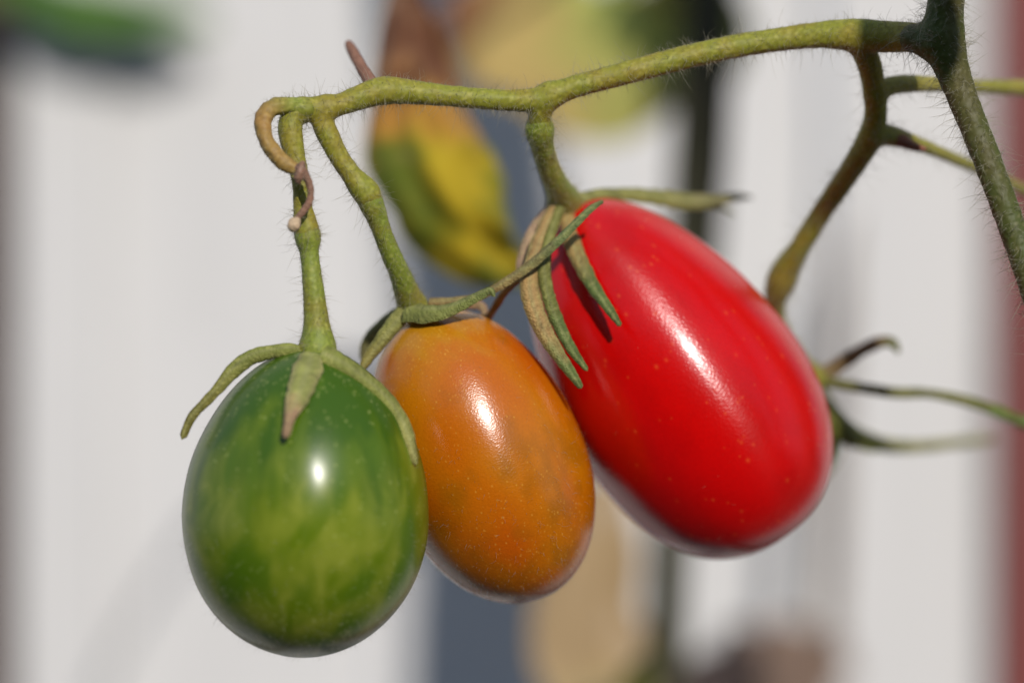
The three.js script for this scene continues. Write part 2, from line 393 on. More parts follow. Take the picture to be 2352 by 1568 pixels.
{
  const o = at(1610, 1568, -170);
  const plant = thing('tomato_plant', 'upright tomato stem painted dark for leaf shade, with yellowing and dried leaves behind the red tomato', 'plant', o);
  const stem = [[1640, -1000, -180, 120], [1632, -60, -180, 116], [1614, 250, -180, 132], [1592, 600, -181, 126], [1560, 1000, -182, 110], [1535, 1300, -183, 96], [1530, 1640, -183, 100], [1540, 2400, -184, 110]];
  const sc = chain(stem, 4);
  part('stem', stalk([sc], { cell: 0.8 * MM, origin: o, rough: 0.15 * MM, freq: 500, color: (x, y, z) => mix([0.022, 0.023, 0.007], [0.05, 0.042, 0.018], 0.5 + fbm(x * 300, y * 100, z * 300, 2)) }), dryMat, plant);  // near-black olive colour carries the shade lying on this stem
  const petiole = (pts, c = C.olive) => part('petiole', stalk([chain(pts, 2)], { cell: 0.45 * MM, origin: o, rough: 0.05 * MM, color: () => c }), stemMat, plant);
  const lf = (name, pts, opt, label) => part(name, leaf(pts.map((p) => at(...p)), { origin: o, ...opt }), leafMat, plant, label ? { label } : undefined);
  // long curled leaf: dried brown at its base, yellow and green below
  lf('leaf', [[935, -60, -84], [938, 40, -80], [945, 140, -76], [965, 250, -70], [990, 340, -66], [1030, 430, -65], [1085, 520, -66], [1150, 590, -69], [1225, 640, -74]], {
    width: (t) => (3.5 + 3.6 * sstep(0.12, 0.45, t)) * MM * Math.sqrt(clamp((1 - t) * 3)) * (0.6 + 0.4 * sstep(0, 0.15, t)), fold: 0.45, wave: 0.4, normal: V(0.1, 0.1, 1), teeth: 0.14,
    color: (t, x, q) => {
      const n = fbm(q.x * 160, q.y * 160, q.z * 160 + 4, 3);
      let c = mix(C.yellow, [0.12, 0.15, 0.008], sstep(-0.5, 0.55, 1.6 * n + 0.6 * Math.abs(x) - 0.3));
      c = mix(c, [0.5, 0.34, 0.09], sstep(0.12, 0.3, n - 0.05 - Math.abs(x + 0.1) * 0.3));
      c = mix([0.46, 0.22, 0.03], c, sstep(0.36, 0.52, t + 0.25 * n));
      return mix(mix([0.15, 0.058, 0.024], [0.32, 0.17, 0.09], sstep(0.05, 0.5, n + 0.2 * x)), c, sstep(0.24, 0.36, t + 0.15 * n));
    },
  }, 'curled leaf, brown and dried above, yellow with green patches below');
  petiole([[935, -30, -84, 22], [985, -260, -95, 26], [1200, -480, -130, 30], [1634, -520, -180, 36]]);
  // broad pale leaf
  lf('leaf', [[1596, -60, -188], [1570, 45, -192], [1500, 105, -196], [1400, 122, -200], [1270, 96, -204], [1160, 36, -208], [1080, -44, -212]], {
    width: (t) => 13.2 * MM * Math.pow(Math.sin(Math.PI * clamp(0.06 + 0.86 * t)), 0.6), fold: 0.06, wave: 0.1, normal: V(0.15, 0.3, 1), teeth: 0.25,
    color: (t, x, q) => {
      const n = fbm(q.x * 60, q.y * 60, q.z * 60 + 9, 3);
      let c = mix([0.4, 0.44, 0.1], [0.5, 0.36, 0.12], sstep(0.3, 0.75, t + 0.45 * n - 0.25 * x));
      c = mix(c, [0.58, 0.4, 0.18], sstep(0.1, 0.45, n));
      return mix(c, [0.24, 0.1, 0.04], sstep(0.84, 0.93, t - 0.15 * n - 0.1 * x));
    },
  }, 'broad pale yellow green leaf with tan patches');
  petiole([[1596, -55, -188, 26], [1612, -120, -188, 30], [1634, -260, -182, 34]]);
  // straw leaf, dark dried leaf and olive leaf low down
  lf('leaf', [[1545, 1780, -172], [1470, 1710, -174], [1390, 1570, -178], [1355, 1400, -180], [1370, 1230, -182], [1400, 1100, -184]], {
    width: (t) => 8.5 * MM * Math.pow(Math.sin(Math.PI * clamp(0.06 + 0.9 * t)), 0.6), fold: 0.2, wave: 0.2, normal: V(0.3, 0.2, 1),
    color: (t, x, q) => mix(mix([0.42, 0.29, 0.15], [0.34, 0.3, 0.08], sstep(0.5, 0.2, t)), [0.5, 0.4, 0.3], sstep(0, 0.4, fbm(q.x * 90, q.y * 90, q.z * 90, 3))),
  }, 'dry straw coloured leaf');
  lf('leaf', [[1535, 1720, -172], [1600, 1650, -200], [1680, 1600, -235], [1760, 1565, -250], [1850, 1535, -262], [1950, 1515, -270]], {
    width: (t) => 10 * MM * Math.pow(Math.sin(Math.PI * clamp(0.06 + 0.9 * t)), 0.6), fold: 0.15, wave: 0.3, normal: V(0.1, 0, 1),
    color: (t, x, q) => mix([0.2, 0.135, 0.1], [0.3, 0.2, 0.14], 0.5 + fbm(q.x * 90, q.y * 90, q.z * 90, 3)),
  }, 'dark brown dried leaf');
  lf('leaf', [[1535, 1690, -172], [1515, 1625, -160], [1485, 1565, -150], [1470, 1510, -146]], {
    width: (t) => 4.4 * MM * Math.pow(Math.sin(Math.PI * clamp(0.06 + 0.9 * t)), 0.6), fold: 0.3, normal: V(0.1, 0.4, 0.9),
    color: (t, x, q) => mix([0.12, 0.13, 0.015], [0.2, 0.19, 0.03], 0.5 + fbm(q.x * 90, q.y * 90, q.z * 90, 3)),
  }, 'small olive green leaf');
  const shadowStalk = thing('shadow_stalk', 'thin brown stalk shape standing in for a soft plant shadow on the white fence', 'stalk', at(1880, 4600, -290));  // brown strip in stalk form, put where a plant shadow falls
  part('shaft', stalk([chain([[1955, 480, -302, 10], [1938, 560, -300, 30], [1925, 800, -298, 50], [1912, 1200, -295, 52], [1895, 1600, -292, 56], [1830, 5000, -288, 70]], 4)], { cell: 0.6 * MM, origin: shadowStalk.position, rough: 0.2 * MM, freq: 300, color: (x, y, z) => mix([0.09, 0.06, 0.045], [0.2, 0.15, 0.11], 0.5 + fbm(x * 300, y * 60, z * 300, 3)) }), dryMat, shadowStalk);
}
{
  const o = at(250, -150, -300);
  const sprig = thing('leafy_shoot', 'bright green leaf drooping close to the white fence above the green tomato', 'leaf', o);
  part('leaf', leaf([[-60, -120, -310], [60, -48, -310], [180, -4, -309], [300, 14, -309], [400, 26, -309], [490, 50, -311]].map((p) => at(...p)), {
    origin: o, width: (t) => 6 * MM * Math.pow(Math.sin(Math.PI * clamp(0.1 + 0.88 * t)), 0.6), fold: 0.35, normal: V(0, 0.65, 0.75),
    color: (t, x, q) => mix([0.04, 0.1, 0.006], [0.075, 0.18, 0.008], 0.5 + fbm(q.x * 100, q.y * 100, q.z * 100, 3)),
  }), leafMat, sprig);
  part('petiole', stalk([chain([[-60, -120, -310, 26], [-260, -310, -306, 34], [-420, -900, -316, 44]], 2)], { cell: 0.6 * MM, origin: o, color: () => C.green }), stemMat, sprig);
}

// ---------------------------------------------------------------- fruit shapes, fitted as eggs
function Fruit(cx, cy, z, tilt, L, Wd, a, b, p, lean = 0) {
  const f = { c: at(cx, cy, z), L: L * scaleAt(z), W: Wd * scaleAt(z), a, b, p };
  f.up = V(-Math.sin(tilt) * Math.cos(lean), Math.cos(tilt) * Math.cos(lean), -Math.sin(lean)).normalize();   // towards the stalk
  f.e2 = V().crossVectors(f.up, V(0, 0, 1)).normalize();
  f.e1 = V().crossVectors(f.e2, f.up).normalize();
  f.r = (s) => f.W * Math.pow(clamp(1 - s * s), f.p) * (1 + f.a * s + f.b * s * s);
  f.inside = (q) => { const d = q.clone().sub(f.c), s = -d.dot(f.up) / f.L; if (Math.abs(s) >= 1) return false; const y = d.dot(f.up); return Math.sqrt(Math.max(0, d.lengthSq() - y * y)) < f.r(s); };
  f.on = (x, y, clear, fallback = z) => {             // depth in mm of the fruit's front at a picture place, plus a clearance
    for (let k = 0; k < 300; k++) { const zz = z + 16 - k * 0.1; if (f.inside(at(x, y, zz))) return zz + clear; }
    return fallback;
  };
  return f;
}
function fruitGeometry(f, lump) {
  const nu = 144, nv = 112, pos = [], uv = [], idx = [];
  for (let j = 0; j <= nv; j++) {
    const s = -Math.cos(Math.PI * j / nv);
    for (let i = 0; i <= nu; i++) {
      const ph = 2 * Math.PI * i / nu, cx = Math.cos(ph), sx = Math.sin(ph);
      let r = f.r(s); r *= 1 + lump * (noise(cx * 1.2 + 5, s * 1.4, sx * 1.2) + 0.4 * noise(cx * 3, s * 3, sx * 3));
      const dim = 0.02 * f.L * Math.exp(-Math.pow(r / (0.2 * f.W), 2)) * (s < 0 ? 1 : 0);
      pos.push(sx * r, -s * f.L - dim, cx * r);
      uv.push(i / nu, (s + 1) / 2);
      if (i < nu && j < nv) { const A = j * (nu + 1) + i, B = A + nu + 1; idx.push(A, B, A + 1, A + 1, B, B + 1); }
    }
  }
  const g = geo(pos, null, idx, null, uv), N = g.attributes.normal;
  for (let j = 0; j <= nv; j++) {                     // close the seam
    const A = j * (nu + 1), B = A + nu, n = V().fromBufferAttribute(N, A).add(V().fromBufferAttribute(N, B)).normalize();
    N.setXYZ(A, n.x, n.y, n.z); N.setXYZ(B, n.x, n.y, n.z);
  }
  return g;
}
const FG = Fruit(703, 1154, -2, -0.051, 356, 282, 0.091, -0.007, 0.515);
const FO = Fruit(1107, 1046, -14, 0.422, 357, 230, 0.03, 0.07, 0.52);
const FR = Fruit(1543, 859, -23, 0.596, 455, 278, 0.167, -0.003, 0.438);
// unit place on the skin for textures: u turns about the axis (0 faces the lens), v runs from the stalk to the tip
const skinPoint = (u, v) => { const s = 2 * v - 1, r = Math.sqrt(clamp(1 - s * s)), a = 2 * Math.PI * u; return [Math.sin(a) * r, s * 1.35, Math.cos(a) * r]; };
function speckField(n, w, h, rad, filter) {           // soft dots scattered evenly over the skin, as a map
  const m = new Float32Array(w * h);
  for (let k = 0; k < n; k++) {
    const v = Math.acos(1 - 2 * rnd()) / Math.PI, vv = (1 - Math.cos(Math.PI * v)) / 2, u = rnd();
    if (filter && rnd() > filter(u, vv)) continue;
    const s = 2 * vv - 1, ring = Math.max(0.12, Math.sqrt(clamp(1 - s * s))), R0 = rad * R(0.6, 1.5), ru = R0 / ring * w / 6.283, rv = R0 * h / 2 / 1.3, a = R(0.35, 1);
    for (let j = Math.floor(vv * h - rv * 2); j <= vv * h + rv * 2; j++) for (let i = Math.floor(u * w - ru * 2); i <= u * w + ru * 2; i++) {
      if (j < 0 || j >= h) continue;
      const d = Math.pow((i - u * w) / ru, 2) + Math.pow((j - vv * h) / rv, 2), e = a * Math.exp(-d * 1.3), q = j * w + ((i % w + w) % w);
      if (e > m[q]) m[q] = e;
    }
  }
  return (u, v) => m[Math.min(h - 1, Math.floor(v * h)) * w + Math.min(w - 1, Math.floor(u * w))];
}
const TW = 1400, TH = 840;
const gSpeck = speckField(3200, TW, TH, 0.008, (u, v) => 0.25 + 0.75 * Math.max(sstep(0.32, 0.05, v), sstep(0.7, 0.95, v)));
const greenSkin = colorTexture(TW, TH, (u, v) => {
  const [x, y, z] = skinPoint(u, v);
  const line = fbm(x * 4.5, y * 0.7, z * 4.5, 3), net = fbm(x * 2.6 + 4, y * 1.5, z * 2.6, 2), wx = x + 0.16 * noise(x * 3, y * 3, z * 3 + 8), wy = y + 0.2 * noise(x * 3 + 5, y * 3, z * 3);
  const ridge = (k, o) => sstep(0.42, 0.0, Math.abs(noise(wx * k + o, wy * k * 0.5, z * k + o)));
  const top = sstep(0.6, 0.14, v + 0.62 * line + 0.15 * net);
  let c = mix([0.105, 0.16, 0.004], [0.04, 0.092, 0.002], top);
  c = mix(c, [0.22, 0.25, 0.028], clamp((0.42 * ridge(3.2, 3) + 0.3 * ridge(5.2, 9)) * sstep(0.22, 0.6, v + 0.35 * line) * (0.9 + 1.4 * net)));
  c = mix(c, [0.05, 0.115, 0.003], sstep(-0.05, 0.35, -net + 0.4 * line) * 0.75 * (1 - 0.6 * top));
  return mix(c, [0.42, 0.46, 0.14], 0.55 * gSpeck(u, v));
});
const oSpeck = speckField(4200, TW, TH, 0.0062, (u, v) => 0.3 + 0.7 * Math.max(sstep(0.3, 0.05, v), sstep(0.5, 0.9, v)));
const orangeSkin = colorTexture(TW, TH, (u, v) => {
  const [x, y, z] = skinPoint(u, v);
  const n = fbm(x * 1.6, y * 1.1, z * 1.6 + 3, 2), m = fbm(x * 2.4 + 3, y * 2.2, z * 2.4, 2) + 0.25 * noise(x * 9, y * 6, z * 9), f = fbm(x * 40, y * 40, z * 40, 2);
  let c = mix([0.46, 0.11, 0.001], [0.47, 0.145, 0.001], sstep(-0.2, 0.3, n));
  c = mix(c, [0.46, 0.085, 0.001], sstep(0.1, 0.5, -n + 0.2 * m));
  c = mix(c, [0.26, 0.088, 0.002], 0.6 * sstep(-0.25, 0.4, m + 0.3 * n - 0.3 * sstep(0.62, 0.35, v)));
  c = mix(c, [0.45, 0.23, 0.01], 0.6 * sstep(0.2, 0.02, v + 0.2 * m));
  c = c.map((k) => k * (1 + 0.16 * f));
  return mix(c, [0.8, 0.46, 0.07], 0.4 * oSpeck(u, v));
});
const rSpeck = speckField(420, TW, TH, 0.011);
const redSkin = colorTexture(TW, TH, (u, v) => {
  const [x, y, z] = skinPoint(u, v);
  const n = fbm(x * 2, y * 1.3, z * 2 + 8, 3), f = fbm(x * 34, y * 34, z * 34, 2);
  let c = mix([0.56, 0.001, 0.001], [0.48, 0.001, 0.001], sstep(-0.2, 0.3, n));
  c = c.map((k) => k * (1 + 0.12 * f));
  return mix(c, [0.75, 0.1, 0.02], 0.5 * rSpeck(u, v));
});
const cellGrain = grainTexture(512, 4, 1.4), softGrain = grainTexture(512, 8);
cellGrain.repeat.set(3.5, 2.5); softGrain.repeat.set(6, 4);
const skin = (map, bump, scale, roughness, coat, coatRoughness) => new THREE.MeshPhysicalMaterial({ map, bumpMap: bump, bumpScale: scale, roughness, specularIntensity: 0.35, clearcoat: coat, clearcoatRoughness: coatRoughness, ior: 1.4 });
const streak = (m, anisotropy) => Object.assign(m, { anisotropy, anisotropyRotation: Math.PI / 2, specularIntensity: 1, ior: 1.4 });   // skin cells drawn out from stalk to tip
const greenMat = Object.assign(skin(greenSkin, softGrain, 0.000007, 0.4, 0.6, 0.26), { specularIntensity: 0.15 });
const orangeMat = streak(skin(orangeSkin, cellGrain, 0.000012, 0.27, 0.2, 0.2), 0.2);
const redMat = streak(skin(redSkin, cellGrain, 0.000012, 0.27, 0.2, 0.2), 0.75);
const hairMat = new THREE.MeshPhysicalMaterial({ color: new THREE.Color(0.42, 0.38, 0.26), roughness: 0.5, transmission: 0.3, thickness: 0 });

const stemColor = (base, alt, spot) => (x, y, z) => {
  const n = fbm(x * 260, y * 260, z * 260, 3), f = noise(x * 2600, y * 2600, z * 2600);
  let c = mix(base, alt, sstep(-0.25, 0.3, n));
  c = mix(c, spot, sstep(0.2, 0.55, f) * 0.4);
  return c.map((k) => k * (1 + 0.25 * f));
};
const blGrain = grainTexture(256, 3, 1.3); blGrain.repeat.set(0.5, 0.5);
const sepalMat = stemMat.clone(); sepalMat.sheen = 0; sepalMat.roughness = 0.7; sepalMat.bumpMap = blGrain; sepalMat.bumpScale = 0.00012;
const greenStem = stemColor([0.2, 0.245, 0.032], [0.235, 0.21, 0.03], [0.36, 0.35, 0.09]);
const sepalColor = (base, tip, from, to, edge) => (t, x, q) => {
  const n = fbm(q.x * 500, q.y * 500, q.z * 500, 3);
  let c = mix(base, tip, sstep(from, to, t + 0.3 * n));
  if (edge) c = mix(c, edge, sstep(0.55, 1, Math.abs(x)) * 0.5);
  const vein = noise(x * 4.5 + 3, t * 2.5, 7), f = noise(q.x * 2600, q.y * 2600, q.z * 2600);
  c = mix(c, [0.3, 0.27, 0.09], 0.4 * sstep(0.15, 0.5, f));
  c = mix(c, [0.34, 0.33, 0.14], 0.35 * Math.exp(-x * x * 70));
  return c.map((k) => k * (1 + 0.6 * n + 0.35 * vein + 0.35 * f));
};

function tomato(name, label, f, mat, lump, pedicel, sepals, opts = {}) {
  const t = thing(name, label, 'tomato', f.c);
  const fr = part('fruit', fruitGeometry(f, lump), mat, t);
  fr.quaternion.setFromRotationMatrix(new THREE.Matrix4().makeBasis(f.e2, f.up, f.e1));
  const pg = stalk(pedicel.map((c) => chain(c, 0.35)), { origin: f.c, cell: 0.17 * MM, rough: 0.045 * MM, freq: 2600, color: opts.stemColor ?? greenStem, blend: 0.8 * MM });
  const ped = part('pedicel', pg, stemMat, t);
  part('hairs', hairs(pg, opts.hairs ?? 380, 0.2, 1.8, 0.016, { power: 2.6, floor: 0.02 }), hairMat, ped, { kind: 'stuff' });
  part('fine_hairs', hairs(pg, 3200, 0.07, 0.32, 0.011, { power: 1.3, lean: 0.5 }), hairMat, ped, { kind: 'stuff' });
  const fuzz = [];
  for (const [pts, color, o = {}] of sepals) {
    const g = blade(sp(pts), { origin: f.c, color, ...o });
    const s = part('sepal', g, sepalMat, t, o.label ? { label: o.label } : undefined);
    part('hairs', hairs(g, Math.round((o.fuzz ?? 1) * 700), 0.06, 0.6, 0.011, { power: 2.2 }), hairMat, s, { kind: 'stuff' });
  }
  if (opts.skinHairs) {
    const g = fr.geometry.clone(); g.applyQuaternion(fr.quaternion);
    part('skin_hairs', hairs(g, opts.skinHairs, 0.12, 0.8, 0.01, { power: 1.6, lean: 0.6, filter: opts.filter }), hairMat, t, { kind: 'stuff' });
  }
  return t;
}
// ---- green tomato
const on = (f, list, fall) => list.map(([x, y, c, w, tw]) => [x, y, f.on(x, y, c, fall), w, tw]);
const sg = [0.185, 0.2, 0.04];
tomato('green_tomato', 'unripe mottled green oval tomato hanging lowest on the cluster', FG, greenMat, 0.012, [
  [[704, 528, -2.2, 40], [706, 540, -2.2, 62], [710, 580, -2.2, 44], [718, 650, -2, 47], [724, 710, -2, 54], [727, 750, -2, 62], [729, 785, -2, 78], [727, 812, -2, 90], [724, 825, -2, 60]],
], [
  [[[700, 808, -1.5, 40], [665, 801, -0.5, 38], [620, 806, 0, 38], [575, 818, 0, 38], [535, 848, 0.4, 38], [500, 890, 0.8, 29], [470, 922, 1, 25], [440, 955, 1, 23], [416, 1010, 1, 16]], sepalColor(sg, [0.17, 0.15, 0.03], 0.3, 0.9), { thick: 0.55, normal: V(0, 0.6, 0.8) }],
  [on(FG, [[716, 812, 0.8, 60], [708, 840, 0.9, 72], [698, 870, 1, 68], [688, 900, 1.1, 58], [678, 925, 1.2, 48], [668, 950, 1.4, 28], [662, 975, 1.5, 22], [655, 1006, 1.6, 14]], 2), sepalColor([0.22, 0.23, 0.06], [0.3, 0.17, 0.1], 0.5, 0.8, [0.4, 0.34, 0.16]), { thick: 0.22, label: 'front sepal withered to a pinkish brown tip' }],
  [on(FG, [[738, 812, 1, 60], [770, 825, 1.1, 52], [805, 845, 1.1, 46], [845, 875, 1, 42], [885, 912, 1, 42], [915, 952, 1, 44], [936, 1000, 0.9, 40], [948, 1040, 0.8, 28], [956, 1068, 0.8, 12]], 0), sepalColor(sg, [0.24, 0.22, 0.06], 0.4, 1), { thick: 0.25, normal: V(0.4, 0.3, 0.85) }],
  [[[705, 815, -3, 40], [660, 822, -6, 40], [610, 842, -9, 40], [575, 870, -11, 30], [555, 905, -12.5, 14]], sepalColor(sg, [0.17, 0.15, 0.03], 0.3, 0.9), { normal: V(-0.3, 0.5, -0.6) }],
  [[[740, 812, -4, 40], [775, 828, -8, 40], [800, 860, -11, 34], [815, 900, -13, 14]], sepalColor(sg, [0.17, 0.15, 0.03], 0.3, 0.9), { normal: V(0.3, 0.5, -0.6) }],
], { skinHairs: 2600, hairs: 520, filter: (p, n) => p.y < -3 * MM || rnd() < 0.2 });
// ---- orange tomato
tomato('orange_tomato', 'half ripe orange tomato between the green and the red one', FO, orangeMat, 0.012, [
  [[846, 448, -5, 52], [852, 466, -5.2, 58], [866, 500, -5.8, 48], [880, 540, -6.5, 44], [896, 580, -7.5, 46], [912, 615, -8.6, 48], [926, 650, -10, 54], [938, 682, -11.5, 62], [950, 706, -13, 70], [958, 722, -14, 50]],
], [
  [[[940, 706, -11.5, 40], [918, 728, -11, 40], [892, 760, -10.5, 36], [865, 795, -10.5, 30], [845, 822, -10.5, 26], [828, 852, -10.5, 14]], sepalColor([0.2, 0.2, 0.05], [0.24, 0.2, 0.05], 0.3, 0.9), { thick: 0.45 }],
  [[[935, 712, -15, 36], [900, 732, -17, 34], [868, 758, -19, 34], [848, 785, -20, 34], [838, 810, -20.5, 30], [836, 832, -21, 12]], sepalColor([0.18, 0.18, 0.06], [0.2, 0.17, 0.06], 0.3, 0.9), { thick: 0.4 }],
  [[[940, 706, -11, 70], [975, 712, -9.5, 60], [1015, 710, -8.5, 48], [1050, 699, -8, 36], [1085, 682, -7.6, 30], [1110, 670, -7.4, 26], [1126, 664, -7.4, 22], [1137, 682, -7.4, 10]], sepalColor([0.17, 0.185, 0.045], [0.15, 0.18, 0.045], 0.3, 0.9), { thick: 0.32, curl: 0.25, normal: V(0, 0.75, 0.66), fuzz: 2.5 }],
  [[[985, 692, -12.5, 26], [1040, 690, -11.5, 26], [1100, 678, -10.5, 24], [1160, 645, -9.5, 26], [1220, 603, -9, 28], [1275, 556, -8.8, 26], [1330, 502, -9, 22], [1360, 474, -9.6, 20], [1386, 460, -10.4, 10]], sepalColor([0.24, 0.165, 0.06], [0.12, 0.155, 0.05], 0.35, 0.65), { thick: 0.3, curl: 0.2, normal: V(-0.3, 0.5, 0.8), fuzz: 2.2, label: 'long thin sepal reaching across to the red tomato' }],
  [[[965, 714, -17, 30], [1040, 704, -18, 26], [1090, 698, -18, 24], [1112, 712, -17, 18], [1108, 732, -16.5, 8]], sepalColor([0.3, 0.17, 0.08], [0.36, 0.22, 0.12], 0.3, 0.9), { thick: 0.3, label: 'dried pale tan sepal' }],
  [[[1118, 736, -16, 16], [1140, 700, -14.5, 18], [1162, 668, -13, 18], [1195, 640, -12, 14]], sepalColor([0.33, 0.18, 0.06], [0.3, 0.17, 0.06], 0.3, 0.9), { thick: 0.7, label: 'thin brown dried sepal' }],
], { skinHairs: 2600, filter: (p, n) => p.y < 2 * MM || rnd() < 0.25 });
// ---- red tomato
const rs = [0.16, 0.16, 0.035], rt = [0.1, 0.14, 0.035];
tomato('red_tomato', 'ripe glossy red oval tomato, the largest on the cluster', FR, redMat, 0.01, [
  [[1240, 284, -8.5, 56], [1240, 298, -9, 68], [1244, 325, -10, 56], [1254, 365, -12, 52], [1268, 402, -14, 54], [1284, 436, -17, 62], [1296, 462, -20, 80], [1300, 480, -22, 84], [1300, 492, -23.5, 50]],
], [
  [[...on(FR, [[1305, 472, 1.2, 50], [1304, 515, 1.4, 36], [1316, 560, 1.7, 40], [1340, 615, 2, 36], [1368, 665, 2.3, 30], [1398, 708, 2.6, 23], [1426, 749, 3, 12]], -15)], sepalColor([0.33, 0.21, 0.07], rt, 0.3, 0.62), { thick: 0.3 }],
  [[[1280, 468, -17.5, 34], [1252, 525, -14, 36], [1228, 590, -11.5, 42], [1216, 650, -10, 46], [1226, 705, -9, 47], [1252, 765, -8.4, 40], [1288, 822, -8, 31], [1316, 862, -7.6, 24], [1336, 892, -7.4, 12]], sepalColor([0.36, 0.22, 0.08], rt, 0.62, 0.85, [0.24, 0.24, 0.08]), { thick: 0.25, curl: 0.2, fuzz: 1.5 }],
  [[[1288, 474, -17, 26], [1262, 545, -13, 26], [1250, 615, -10.5, 30], [1260, 680, -9.4, 32], [1282, 742, -8.8, 31], [1312, 800, -8.4, 25], [1350, 852, -8, 12]], sepalColor(rs, rt, 0.4, 0.8), { thick: 0.3, curl: 0.2 }],
  [[[1312, 462, -20, 40], [1370, 446, -22, 30], [1440, 444, -25, 34], [1520, 452, -28, 44], [1590, 460, -31, 48], [1650, 457, -34, 34], [1700, 450, -37, 20], [1728, 452, -41, 10]], sepalColor([0.2, 0.2, 0.05], [0.19, 0.16, 0.07], 0.3, 0.8), { thick: 0.35, normal: V(0, 0.35, 0.93), fuzz: 1.5 }],
  [[[1560, 462, -31, 30], [1620, 470, -34, 30], [1665, 478, -36, 20], [1692, 494, -37, 8]], sepalColor([0.19, 0.16, 0.07], [0.17, 0.17, 0.08], 0.3, 0.8), { thick: 0.4, normal: V(0, 0.85, 0.5) }],
  [[[1270, 475, -18, 30], [1240, 520, -16, 44], [1215, 575, -14.5, 44], [1202, 625, -13.5, 34], [1212, 660, -12.5, 14]], sepalColor([0.34, 0.22, 0.13], [0.4, 0.26, 0.16], 0.3, 0.8), { thick: 0.2, curl: 0.3, label: 'dried tan sepal' }],
], { hairs: 520, skinHairs: 160 });

